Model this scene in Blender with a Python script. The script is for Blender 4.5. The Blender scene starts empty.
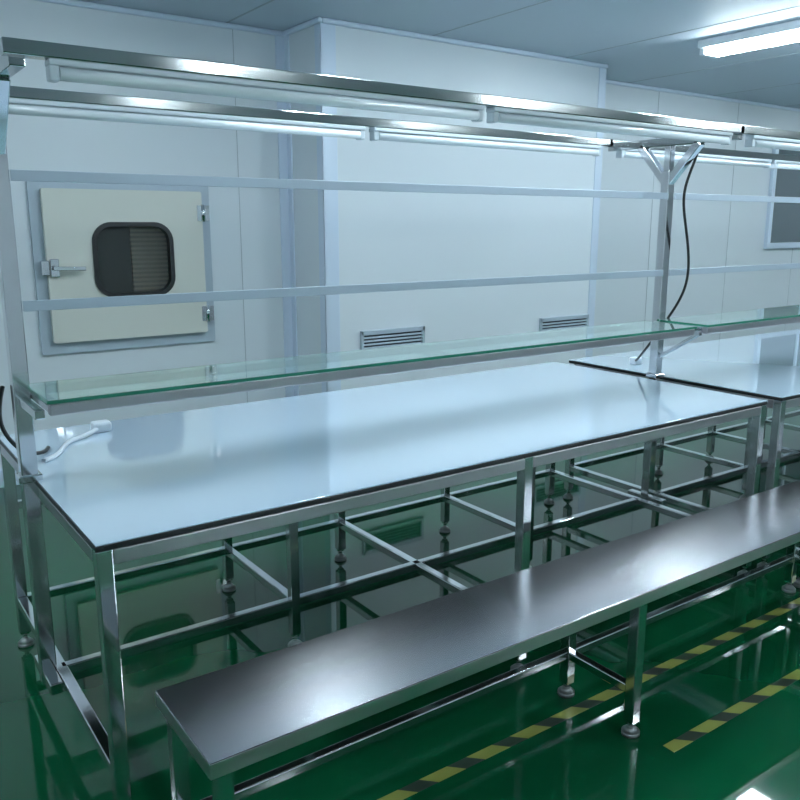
import bpy, bmesh, math
from mathutils import Vector, Matrix
S=bpy.context.scene
S.view_settings.view_transform='Standard'
S.view_settings.look='None'
# ---------------------------------------------------------------- materials
def mat(name,col,rough=.5,metal=0,spec=.5,**k):
    m=bpy.data.materials.new(name); m.use_nodes=True
    b=m.node_tree.nodes['Principled BSDF']
    b.inputs['Base Color'].default_value=(*col,1)
    b.inputs['Roughness'].default_value=rough
    b.inputs['Metallic'].default_value=metal
    b.inputs['Specular IOR Level'].default_value=spec
    for n,v in k.items(): b.inputs[n.replace('_',' ')].default_value=v
    return m
def noise_col(m,c1,c2,scale=(1,1,1),nscale=3,detail=4,bump=0,rr=None):
    nt=m.node_tree; N=nt.nodes; L=nt.links; b=N['Principled BSDF']
    tc=N.new('ShaderNodeTexCoord'); mp=N.new('ShaderNodeMapping'); mp.inputs['Scale'].default_value=scale
    no=N.new('ShaderNodeTexNoise'); no.inputs['Scale'].default_value=nscale; no.inputs['Detail'].default_value=detail
    cr=N.new('ShaderNodeMix'); cr.data_type='RGBA'
    cr.inputs[6].default_value=(*c1,1); cr.inputs[7].default_value=(*c2,1)
    L.new(tc.outputs['Object'],mp.inputs['Vector']); L.new(mp.outputs[0],no.inputs['Vector'])
    L.new(no.outputs['Fac'],cr.inputs[0]); L.new(cr.outputs[2],b.inputs['Base Color'])
    if bump:
        bp=N.new('ShaderNodeBump'); bp.inputs['Strength'].default_value=bump; bp.inputs['Distance'].default_value=.002
        L.new(no.outputs['Fac'],bp.inputs['Height']); L.new(bp.outputs[0],b.inputs['Normal'])
    if rr:
        mr=N.new('ShaderNodeMapRange'); mr.inputs['To Min'].default_value=rr[0]; mr.inputs['To Max'].default_value=rr[1]
        L.new(no.outputs['Fac'],mr.inputs['Value']); L.new(mr.outputs[0],b.inputs['Roughness'])
    return m
M={}
M['wall']=noise_col(mat('wall_panel_paint',(.6,.68,.69),.42),(.68,.735,.79),(.72,.775,.83),nscale=.8)
M['ceil']=noise_col(mat('ceiling_paint',(.4,.5,.54),.55),(.52,.59,.68),(.55,.62,.71),nscale=.6)
M['seam']=mat('panel_seam',(.40,.45,.50),.6)
M['trim']=mat('aluminium_trim',(.64,.73,.86),.3,.15)
M['floor']=noise_col(mat('green_epoxy_floor',(.005,.16,.05),.08),(.002,.066,.024),(.003,.085,.031),nscale=1.5,rr=(.02,.05))
M['steel']=noise_col(mat('stainless_steel',(.6,.65,.65),.2,1),(.64,.64,.67),(.80,.80,.83),nscale=6,rr=(.06,.16))
M['satin']=noise_col(mat('satin_steel',(.6,.65,.65),.3,1),(.58,.54,.58),(.68,.64,.68),nscale=6,rr=(.26,.36))
M['beam']=noise_col(mat('polished_steel_beam',(.6,.65,.65),.2,1),(.50,.52,.53),(.60,.62,.63),nscale=4,rr=(.08,.14))
bt=mat('brushed_steel',(.42,.43,.44),.33,1); bt=noise_col(bt,(.54,.55,.59),(.62,.63,.67),scale=(.5,120,120),nscale=4,detail=3,rr=(.21,.245))
pb=bt.node_tree.nodes['Principled BSDF']; pb.inputs['Anisotropic'].default_value=.72
cx=bt.node_tree.nodes.new('ShaderNodeCombineXYZ'); cx.inputs[1].default_value=1
bt.node_tree.links.new(cx.outputs[0],pb.inputs['Tangent']); M['brushed']=bt
M['top']=noise_col(mat('glass_covered_laminate',(.5,.64,.76),.07,Coat_Weight=1,Coat_Roughness=.02),(.56,.70,.84),(.60,.74,.88),nscale=1.2)
M['black']=mat('black_rubber',(.012,.014,.016),.4)
M['flat']=mat('satin_flat_bar',(.52,.60,.70),.35,.2)
M['tube']=mat('unlit_lamp_tube',(.88,.94,1),.15)
M['whitep']=mat('white_plastic',(.74,.80,.87),.35)
M['door']=mat('hatch_door_paint',(.66,.67,.62),.38)
M['hframe']=mat('hatch_frame_paint',(.42,.50,.58),.4)
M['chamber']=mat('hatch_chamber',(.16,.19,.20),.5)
M['dark']=mat('dark_void',(.02,.025,.03),.4)
M['lat']=mat('rubber_foot',(.3,.32,.32),.4,.6)
# glass
g=mat('green_tinted_glass',(.72,.92,.86),.02); g.node_tree.nodes['Principled BSDF'].inputs['Transmission Weight'].default_value=.9; M['glass']=g
M['gedge']=mat('glass_edge',(.03,.20,.13),.12)
g=mat('window_glass',(.10,.13,.15),.05); M['wglass']=g
M['pane']=mat('hatch_pane',(.8,.85,.85),.02,Transmission_Weight=.95,IOR=1.1)
# brown blind
m=mat('brown_blind',(.2,.14,.09),.6); nt=m.node_tree
tc=nt.nodes.new('ShaderNodeTexCoord'); w=nt.nodes.new('ShaderNodeTexWave'); w.bands_direction='Z'; w.inputs['Scale'].default_value=12
mx=nt.nodes.new('ShaderNodeMix'); mx.data_type='RGBA'; mx.inputs[6].default_value=(.14,.09,.05,1); mx.inputs[7].default_value=(.34,.25,.17,1)
nt.links.new(tc.outputs['Object'],w.inputs['Vector']); nt.links.new(w.outputs['Fac'],mx.inputs[0]); nt.links.new(mx.outputs[2],nt.nodes['Principled BSDF'].inputs['Base Color']); M['brown']=m
# hazard tape
m=mat('hazard_tape',(.8,.7,.05),.35); nt=m.node_tree; N=nt.nodes; L=nt.links
tc=N.new('ShaderNodeTexCoord'); sp=N.new('ShaderNodeSeparateXYZ'); ad=N.new('ShaderNodeMath'); ad.operation='ADD'
mu=N.new('ShaderNodeMath'); mu.operation='MULTIPLY'; mu.inputs[1].default_value=6.2
fr=N.new('ShaderNodeMath'); fr.operation='FRACT'; gt=N.new('ShaderNodeMath'); gt.operation='GREATER_THAN'; gt.inputs[1].default_value=.42
mx=N.new('ShaderNodeMix'); mx.data_type='RGBA'; mx.inputs[6].default_value=(.015,.03,.02,1); mx.inputs[7].default_value=(.27,.29,.06,1)
L.new(tc.outputs['Object'],sp.inputs[0]); L.new(sp.outputs[0],ad.inputs[0]); L.new(sp.outputs[1],ad.inputs[1]); L.new(ad.outputs[0],mu.inputs[0]); L.new(mu.outputs[0],fr.inputs[0]); L.new(fr.outputs[0],gt.inputs[0]); L.new(gt.outputs[0],mx.inputs[0]); L.new(mx.outputs[2],N['Principled BSDF'].inputs['Base Color']); M['tape']=m
def emis(name,col,s):
    m=mat(name,(.9,.9,.9)); b=m.node_tree.nodes['Principled BSDF']; b.inputs['Emission Color'].default_value=(*col,1); b.inputs['Emission Strength'].default_value=s; return m
M['lamp']=emis('lit_fluorescent_tube',(.81,.95,1),86)
# ---------------------------------------------------------------- mesh builder
class B:
    def __init__(s): s.bm=bmesh.new(); s.mats=[]
    def mi(s,m):
        if m not in s.mats: s.mats.append(m)
        return s.mats.index(m)
    def _tag(s,vs,m):
        i=s.mi(m)
        fs=set(f for v in vs for f in v.link_faces)
        for f in fs: f.material_index=i
        return fs
    def box(s,a,b,m,bev=0):
        a=Vector(a);b=Vector(b)
        r=bmesh.ops.create_cube(s.bm,size=1,matrix=Matrix.Translation((a+b)/2)@Matrix.Diagonal((*(b-a),1)))
        s._tag(r['verts'],m)
        if bev:
            es=list(set(e for v in r['verts'] for e in v.link_edges))
            q=bmesh.ops.bevel(s.bm,geom=es,offset=bev,segments=2,profile=.5,affect='EDGES',material=s.mi(m))
        return s
    def bar(s,p,q,w,m,h=None,bev=.003,up=(0,0,1)):
        p=Vector(p);q=Vector(q);h=h or w
        z=(q-p).normalized(); u=Vector(up)
        if abs(z.dot(u))>.99: u=Vector((0,1,0))
        x=u.cross(z).normalized(); y=z.cross(x)
        R=Matrix((x,y,z)).transposed().to_4x4()
        r=bmesh.ops.create_cube(s.bm,size=1,matrix=Matrix.Translation((p+q)/2)@R@Matrix.Diagonal((w,h,(q-p).length,1)))
        s._tag(r['verts'],m)
        if bev:
            es=list(set(e for v in r['verts'] for e in v.link_edges))
            bmesh.ops.bevel(s.bm,geom=es,offset=bev,segments=2,profile=.5,affect='EDGES',material=s.mi(m))
        return s
    def cyl(s,p,q,r1,m,r2=None,n=20):
        p=Vector(p);q=Vector(q); z=(q-p)
        R=z.to_track_quat('Z','Y').to_matrix().to_4x4()
        r=bmesh.ops.create_cone(s.bm,cap_ends=True,segments=n,radius1=r1,radius2=r1 if r2 is None else r2,depth=z.length,matrix=Matrix.Translation((p+q)/2)@R)
        for f in s._tag(r['verts'],m):
            if len(f.verts)==4: f.smooth=True
        return s
    def done(s,name,parent=None):
        me=bpy.data.meshes.new(name); s.bm.normal_update(); s.bm.to_mesh(me); s.bm.free()
        for m in s.mats: me.materials.append(M[m])
        o=bpy.data.objects.new(name,me); S.collection.objects.link(o)
        if parent: o.parent=parent
        return o
def empty(name,loc=(0,0,0)):
    e=bpy.data.objects.new(name,None); S.collection.objects.link(e); e.empty_display_size=.1; return e
def cable(name,pts,r,m,parent=None):
    c=bpy.data.curves.new(name,'CURVE'); c.dimensions='3D'; c.bevel_depth=r; c.bevel_resolution=3
    sp=c.splines.new('NURBS'); sp.points.add(len(pts)-1); sp.use_endpoint_u=True; sp.order_u=4
    for i,p in enumerate(pts): sp.points[i].co=(*p,1)
    c.materials.append(M[m])
    o=bpy.data.objects.new(name,c); S.collection.objects.link(o)
    if parent: o.parent=parent
    return o
# ---------------------------------------------------------------- room
H=2.6; X0,X1,Y0,YW,YB=-3.,12.,-3.5,4.84,4.40
bx0,bx1=2.55,5.0
B().box((X0-.1,Y0-.1,-.1),(X1+.1,YW+.9,0),'floor').done('floor')
b=B().box((X0-.1,Y0-.1,H),(X1+.1,YW+.9,H+.1),'ceil')
x=X0+.35
while x<X1:
    b.box((x,Y0,H-.002),(x+.012,YW,H+.001),'seam'); x+=1.2
b.done('ceiling')
hx0,hx1,hz0,hz1=1.22,1.80,.97,1.49
b=B()
b.box((X0,YW,0),(hx0,YW+.1,H),'wall').box((hx1,YW,0),(bx0+.01,YW+.1,H),'wall').box((hx0,YW,0),(hx1,YW+.1,hz0),'wall').box((hx0,YW,hz1),(hx1,YW+.1,H),'wall')
b.box((bx0,YB,0),(bx1,YW+.1,H),'wall').box((bx1-.01,YW,0),(X1,YW+.1,H),'wall')
for xs in (-1.4,-.2,2.2): b.box((xs,YW-.0015,0),(xs+.004,YW+.001,H),'seam')
for xs in (6.2,7.4,8.6,9.8,11): b.box((xs,YW-.0015,0),(xs+.006,YW+.001,H),'seam')
b.done('wall_back')
B().box((X0-.1,Y0-.1,0),(X0,YW+.1,H),'wall').done('wall_left')
B().box((X1,Y0-.1,0),(X1+.1,YW+.1,H),'wall').done('wall_right')
B().box((X0,Y0-.1,0),(X1,Y0,H),'wall').done('wall_front')
# corner trims (angle profiles)
B().box((bx0-.006,YB-.006,0),(bx0+.10,YB+.002,H),'trim',.002).box((bx0-.006,YB-.006,0),(bx0+.002,YB+.06,H),'trim',.002).done('trim_1')
B().box((bx0-.07,YW-.010,0),(bx0,YW+.001,H),'trim',.003).box((bx0-.010,YW-.06,0),(bx0+.001,YW,H),'trim',.003).done('trim_2')
B().box((bx1-.07,YB-.006,0),(bx1+.006,YB+.002,H),'trim',.002).done('trim_3')
b=B(); 
b.box((X0,YW-.03,H-.03),(bx0,YW,H),'trim',.01).box((bx0,YB-.03,H-.03),(bx1,YB,H),'trim',.01).box((bx1,YW-.03,H-.03),(X1,YW,H),'trim',.01).box((bx0-.03,YB-.03,H-.03),(bx0,YW,H),'trim',.01)
b.done('trim_4')
b=B(); b.box((X0,YW-.02,0),(bx0,YW,.1),'trim',.005).box((bx0,YB-.02,0),(bx1,YB,.1),'trim',.005).box((bx1,YW-.02,0),(X1,YW,.1),'trim',.005).box((bx0-.02,YB-.02,0),(bx0,YW,.1),'trim',.005)
b.done('baseboard_back')
# window far right
e=empty('window_1'); wx0,wx1,wz0,wz1=8.1,9.6,1.25,2.23
b=B()
for a,c in (((wx0-.06,YW-.04,wz0-.06),(wx1+.06,YW,wz0)),((wx0-.06,YW-.04,wz1),(wx1+.06,YW,wz1+.06)),((wx0-.06,YW-.04,wz0),(wx0,YW,wz1)),((wx1,YW-.04,wz0),(wx1+.06,YW,wz1)),((wx0+.73,YW-.03,wz0),(wx0+.77,YW,wz1))): b.box(a,c,'trim',.004)
b.done('frame',e); B().box((wx0,YW-.012,wz0),(wx1,YW-.004,wz1),'wglass').done('pane',e)
# ---------------------------------------------------------------- pass-through hatch
def rrect(cx,cz,w,h,r,n=8):
    P=[]
    for sx,sz,a0 in ((1,1,0),(-1,1,90),(-1,-1,180),(1,-1,270)):
        for i in range(n+1):
            a=math.radians(a0+90*i/n); P.append((cx+sx*(w/2-r)+r*math.cos(a),cz+sz*(h/2-r)+r*math.sin(a)))
    return P
def ring(name,outer,inner,y0,y1,m,parent):
    bm=bmesh.new(); n=len(outer); V=[]
    for P,y in ((outer,y0),(inner,y0),(inner,y1),(outer,y1)): V.append([bm.verts.new((p[0],y,p[1])) for p in P])
    for k in range(4):
        A=V[k];C=V[(k+1)%4]
        for i in range(n): bm.faces.new((A[i],A[(i+1)%n],C[(i+1)%n],C[i]))
    bmesh.ops.recalc_face_normals(bm,faces=bm.faces)
    me=bpy.data.meshes.new(name); bm.to_mesh(me); bm.free(); me.materials.append(M[m])
    o=bpy.data.objects.new(name,me); S.collection.objects.link(o); o.parent=parent; return o
e=empty('pass_through_hatch')
dcx,dcz=1.483,1.205; dw,dh=.90,.84
ring('surround_frame',rrect(dcx,1.21,1.02,.98,.01),rrect(dcx,1.21,.80,.76,.01),YW-.02,YW-.0005,'hframe',e)
wc=(1.51,1.235)
ring('door_panel',rrect(dcx,dcz,dw,dh,.012),rrect(wc[0],wc[1],.43,.39,.09),YW-.055,YW-.021,'door',e)
ring('window_gasket',rrect(wc[0],wc[1],.465,.425,.11),rrect(wc[0],wc[1],.415,.375,.085),YW-.066,YW-.018,'black',e)
B().box((wc[0]-.212,YW-.036,wc[1]-.192),(wc[0]+.212,YW-.032,wc[1]+.192),'pane').done('window_pane',e)
b=B(); 
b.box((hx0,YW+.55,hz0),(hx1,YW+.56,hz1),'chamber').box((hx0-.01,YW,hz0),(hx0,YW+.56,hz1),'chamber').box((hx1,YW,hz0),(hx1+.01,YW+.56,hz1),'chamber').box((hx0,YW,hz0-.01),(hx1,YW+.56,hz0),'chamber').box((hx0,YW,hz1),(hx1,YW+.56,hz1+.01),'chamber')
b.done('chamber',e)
B().box((1.53,YW+.06,hz0),(1.79,YW+.08,hz1),'brown').done('inner_blind',e)
b=B().box((1.045,YW-.075,1.15),(1.09,YW-.055,1.25),'steel',.004).cyl((1.067,YW-.06,1.20),(1.067,YW-.11,1.20),.013,'steel').bar((1.05,YW-.11,1.20),(1.22,YW-.105,1.195),.022,'steel').box((1.0,YW-.07,1.16),(1.04,YW-.02,1.24),'steel',.004)
b.done('latch_handle',e)
b=B()
for z in (.90,1.5): b.cyl((1.938,YW-.062,z-.05),(1.938,YW-.062,z+.05),.012,'steel').box((1.90,YW-.062,z-.045),(1.975,YW-.056,z+.045),'steel')
b.done('hinges',e)
# vents
for vx0,vx1,zt in ((2.80,3.31,.765),(4.40,4.93,.745)):
    e=empty('wall_vent'); y=YB; zb=zt-.165
    b=B()
    b.box((vx0,y-.02,zt-.03),(vx1,y,zt),'hframe',.003).box((vx0,y-.02,zb),(vx1,y,zb+.02),'hframe',.003).box((vx0,y-.02,zb),(vx0+.02,y,zt),'hframe',.003).box((vx1-.02,y-.02,zb),(vx1,y,zt),'hframe',.003)
    b.done('frame',e)
    b=B().box((vx0+.02,y-.003,zb+.02),(vx1-.02,y-.001,zt-.02),'dark')
    z=zb+.030
    while z<zt-.035:
        b.bar((vx0+.02,y-.011,z),(vx1-.02,y-.011,z),.018,'hframe',h=.003,bev=0,up=(0,-.6,1)); z+=.022
    b.done('louvres',e)
# ---------------------------------------------------------------- ceiling lights
def clight(x,y0,y1):
    e=empty('ceiling_light')
    B().box((x-.11,y0,H-.05),(x+.11,y1,H),'whitep',.008).box((x-.07,y0,H-.085),(x-.06,y0+.03,H-.05),'whitep').done('housing',e)
    b=B()
    for dx in (-.055,.055): b.cyl((x+dx,y0+.04,H-.072),(x+dx,y1-.04,H-.072),.015,'lamp',n=12)
    b.done('tubes',e)
    b=B()
    for yy in (y0+.005,y1-.04):
        b.box((x-.09,yy,H-.09),(x+.09,yy+.034,H-.05),'whitep',.004)
    b.done('sockets',e)
for x,y in ((-1.2,1.9),(1.95,1.9),(3.6,1.1),(4.95,2.25),(7.6,2.2),(10.2,2.2)): clight(x,y,y+1.25)
for x in (-.6,2.3,4.95,7.6): clight(x,-1.6,-.3)
# ---------------------------------------------------------------- workbench
TY0,TY1,TZ=1.735,2.90,.75; PY=2.32; BZ=1.80; BYf,BYr=1.99,2.65; RZ=.17
def foot(b,x,y,z=.06):
    b.cyl((x,y,.018),(x,y,z),.007,'steel',n=10).cyl((x,y,0),(x,y,.012),.026,'lat',n=18).cyl((x,y,.012),(x,y,.026),.026,'lat',r2=.010,n=18).cyl((x,y,z-.018),(x,y,z-.006),.015,'steel',n=6)
def workbench(x0,x1,pl,pr,left_pillar=True):
    e=empty('workbench'); xm=(x0+x1)/2
    b=B().box((x0+.002,TY0+.002,TZ-.016),(x1-.002,TY1-.002,TZ-.004),'black',.001); b.done('tabletop_board',e)
    B().box((x0+.004,TY0+.004,TZ-.0035),(x1-.004,TY1-.004,TZ),'top',.001).done('tabletop',e)
    b=B(); t=.036
    xs=(x0+t/2+.004,xm,x1-t/2-.004); ys=(TY0+t/2+.004,TY1-t/2-.004)
    for x in xs:
        for y in ys:
            b.bar((x,y,.05),(x,y,TZ-.016),t,'steel'); foot(b,x,y)
        b.bar((x,ys[0]+t/2,RZ),(x,ys[1]-t/2,RZ),t*.85,'steel')
        b.bar((x,ys[0]+t/2,TZ-.036),(x,ys[1]-t/2,TZ-.036),t,'satin')
    for y in ys: 
        for a,c in ((xs[0],xs[1]),(xs[1],xs[2])): b.bar((a+t/2,y,TZ-.036),(c-t/2,y,TZ-.036),t,'satin')
    b.bar((xs[0],ys[1],RZ),(xs[2],ys[1],RZ),t*.8,'steel')
    b.bar((xs[0],PY,RZ),(xs[2],PY,RZ),t*.85,'steel')
    b.bar((xs[0],PY,TZ-.075),(xs[2],PY,TZ-.075),t*.85,'steel')
    for x in (x0+.78,x1-.72):
        b.bar((x,PY,.05),(x,PY,TZ-.02),t*.9,'steel'); foot(b,x,PY)
        b.bar((x,ys[0]+t/2,TZ-.045),(x,ys[1]-t/2,TZ-.045),t*.8,'steel')
        b.bar((x,ys[1],.05),(x,ys[1],TZ-.02),t*.9,'steel'); foot(b,x,ys[1])
        b.bar((x,PY,RZ),(x,ys[1],RZ),t*.8,'steel')
    b.bar((xs[0]+t/2,ys[1],TZ-.24),(xs[2]-t/2,ys[1],TZ-.24),t*.7,'steel')
    b.done('base_frame',e)
    # pillars, gantry
    P=([pl] if left_pillar else [])+[pr]
    b=B()
    for x in P:
        b.bar((x,PY,RZ-.02),(x,PY,1.66),.042,'steel')
        b.bar((x,PY-.10,RZ),(x,PY+.10,RZ),.034,'steel')
        b.bar((x,BYf,BZ-.02),(x,BYr,BZ-.02),.034,'beam')
        b.bar((x,PY,1.60),(x,PY,BZ-.02),.032,'steel')
        for s in (-1,1): b.bar((x,PY+s*.005,1.61),(x,PY+s*.15,BZ-.03),.034,'steel')
        b.box((x-.03,PY-.028,TZ+.0),(x+.03,PY+.028,TZ+.02),'steel',.003)
    b.done('pillars',e)
    b=B()
    for y in (BYf,BYr): b.bar((pl-.03,y,BZ),(pr-.004,y,BZ),.042,'beam',h=.032)
    b.done('gantry_beams',e)
    b=B()
    for z in (1.553,1.224): b.box((pl+.022,PY-.026,z-.014),(pr-.022,PY-.020,z+.014),'flat',.0015)
    b.done('hanging_rails',e)
    # unlit battens beneath the beams
    L=(pr-pl-.1)/2
    for y,nm in ((BYf,'front'),(BYr,'rear')):
        b=B()
        for k in range(2):
            a=pl+.06+k*L; c=a+L-.04
            b.box((a,y-.022,BZ-.030),(c,y+.022,BZ-.0165),'whitep',.003)
            b.box((a,y-.018,BZ-.062),(a+.022,y+.018,BZ-.029),'whitep',.004).box((c-.022,y-.018,BZ-.062),(c,y+.018,BZ-.029),'whitep',.004)
            b.cyl((a+.022,y-.010,BZ-.046),(c-.022,y-.010,BZ-.046),.0145,'tube')
        b.done('lamp_batten_'+nm,e)
    # shelf
    sx0,sx1,sy0,sy1,sz=pl+.02,pr-.07,2.08,2.345,1.0
    b=B()
    q=.026
    b.bar((sx0,sy0+q/2,sz-q/2),(sx1,sy0+q/2,sz-q/2),q,'satin',h=.030).bar((sx0,sy1-q/2,sz-q/2),(sx1,sy1-q/2,sz-q/2),q,'steel')
    for x in (sx0+q/2,(sx0+sx1)/2,sx1-q/2): b.bar((x,sy0+q,sz-q/2),(x,sy1-q,sz-q/2),q*.9,'steel')
    for x in (pl,pr):
        if x==pl and not left_pillar: continue
        b.bar((x,sy0+.02,sz-.025),(x,PY-.02,sz-.025),.024,'steel')
        if x!=pl: b.bar((x,sy0+.03,sz-.03),(x,PY-.02,sz-.15),.016,'steel')
    b.bar((sx1-.02,PY,sz-.02),(pr,PY,sz-.02),.02,'steel')
    b.done('shelf_frame',e)
    b=B().box((sx0-.002,sy0-.002,sz+.003),(sx1+.002,sy1,sz+.012),'glass')
    b.box((sx0-.005,sy0-.006,sz+.003),(sx1+.005,sy0-.0025,sz+.012),'gedge').box((sx0-.006,sy0-.0025,sz+.003),(sx0-.0025,sy1,sz+.012),'gedge').box((sx1+.0025,sy0-.0025,sz+.003),(sx1+.006,sy1,sz+.012),'gedge')
    b.done('shelf_glass',e)
    return e
workbench(.418,3.02,.405,3.07)
workbench(3.12,5.68,3.07,5.74,left_pillar=False)
workbench(5.80,8.36,5.74,8.42,left_pillar=False)
# ---------------------------------------------------------------- benches
def bench(x0,x1,legs):
    e=empty('steel_bench'); y0,y1,z=1.30,1.60,.45; t=.034
    b=B().box((x0,y0,z-.008),(x1,y1,z),'brushed',.001).box((x0,y0-.001,z-.036),(x1,y0+.003,z-.003),'satin',.001).box((x0,y1-.003,z-.034),(x1,y1,z-.006),'satin',.001).box((x0-.001,y0,z-.036),(x0+.003,y1,z-.003),'satin',.001).box((x1-.003,y0,z-.034),(x1,y1,z-.006),'satin',.001)
    b.done('seat_top',e)
    b=B()
    for x in legs:
        for y in (y0+.025,y1-.025):
            b.bar((x,y,.04),(x,y,z-.008),t,'steel'); foot(b,x,y,.05)
        b.bar((x,y0+.04,.14),(x,y1-.04,.14),t*.8,'steel')
        b.bar((x,y0+.04,z-.03),(x,y1-.04,z-.03),t*.8,'steel')
    for i in range(len(legs)-1):
        b.bar((legs[i]+t/2,(y1-.025),.14),(legs[i+1]-t/2,(y1-.025),.14),t*.75,'steel')
        for y in (y0+.025,y1-.025): b.bar((legs[i]+t/2,y,z-.03),(legs[i+1]-t/2,y,z-.03),t*.8,'steel')
    b.done('base_frame',e)
bench(.487,3.05,(.52,1.75,3.02))
bench(3.07,5.6,(3.10,4.3,5.56))
# ---------------------------------------------------------------- tape
B().box((.6,1.478,0),(8,1.515,.0012),'tape').done('floor_marking_tape')
B().box((1.78,1.198,0),(8,1.235,.0012),'tape').done('floor_marking_tape')
# ---------------------------------------------------------------- cables
e=empty('power_cable')
cable('cord',[(3.10,2.20,1.77),(3.10,2.19,1.74),(3.08,2.25,1.60),(3.10,2.25,1.48),(3.16,2.25,1.32),(3.20,2.27,1.15),(3.18,2.36,1.0),(3.16,2.43,.88),(3.20,2.52,.80),(3.28,2.60,.768)],.006,'black',e)
B().box((3.265,2.585,.7505),(3.315,2.63,.785),'whitep',.006).done('plug',e)
e=empty('power_cable')
cable('cord',[(.475,2.47,.758),(.52,2.50,.757),(.56,2.60,.757),(.60,2.68,.757),(.66,2.70,.758),(.70,2.74,.765)],.007,'whitep',e)
B().box((.69,2.735,.7505),(.75,2.785,.785),'whitep',.008).done('plug',e)
e=empty('extension_cord')
cable('cord',[(.375,2.40,1.0),(.36,2.44,.92),(.38,2.50,.84),(.44,2.52,.765),(.50,2.56,.757),(.52,2.62,.757)],.006,'black',e)
# ---------------------------------------------------------------- world, camera
w=bpy.data.worlds.new('World'); S.world=w; w.use_nodes=True
w.node_tree.nodes['Background'].inputs[0].default_value=(.5,.65,.7,1); w.node_tree.nodes['Background'].inputs[1].default_value=.1
cam=bpy.data.cameras.new('camera'); co=bpy.data.objects.new('camera',cam); S.collection.objects.link(co)
cam.lens=36.7; cam.sensor_width=36; cam.clip_start=.02
p=math.radians(12.1); yaw=math.radians(54.7)
hv=Vector((math.cos(yaw),math.sin(yaw),0))
d=hv*math.cos(p)-Vector((0,0,1))*math.sin(p)
co.location=(0,0,1.43); co.rotation_euler=d.to_track_quat('-Z','Y').to_euler()
S.camera=co
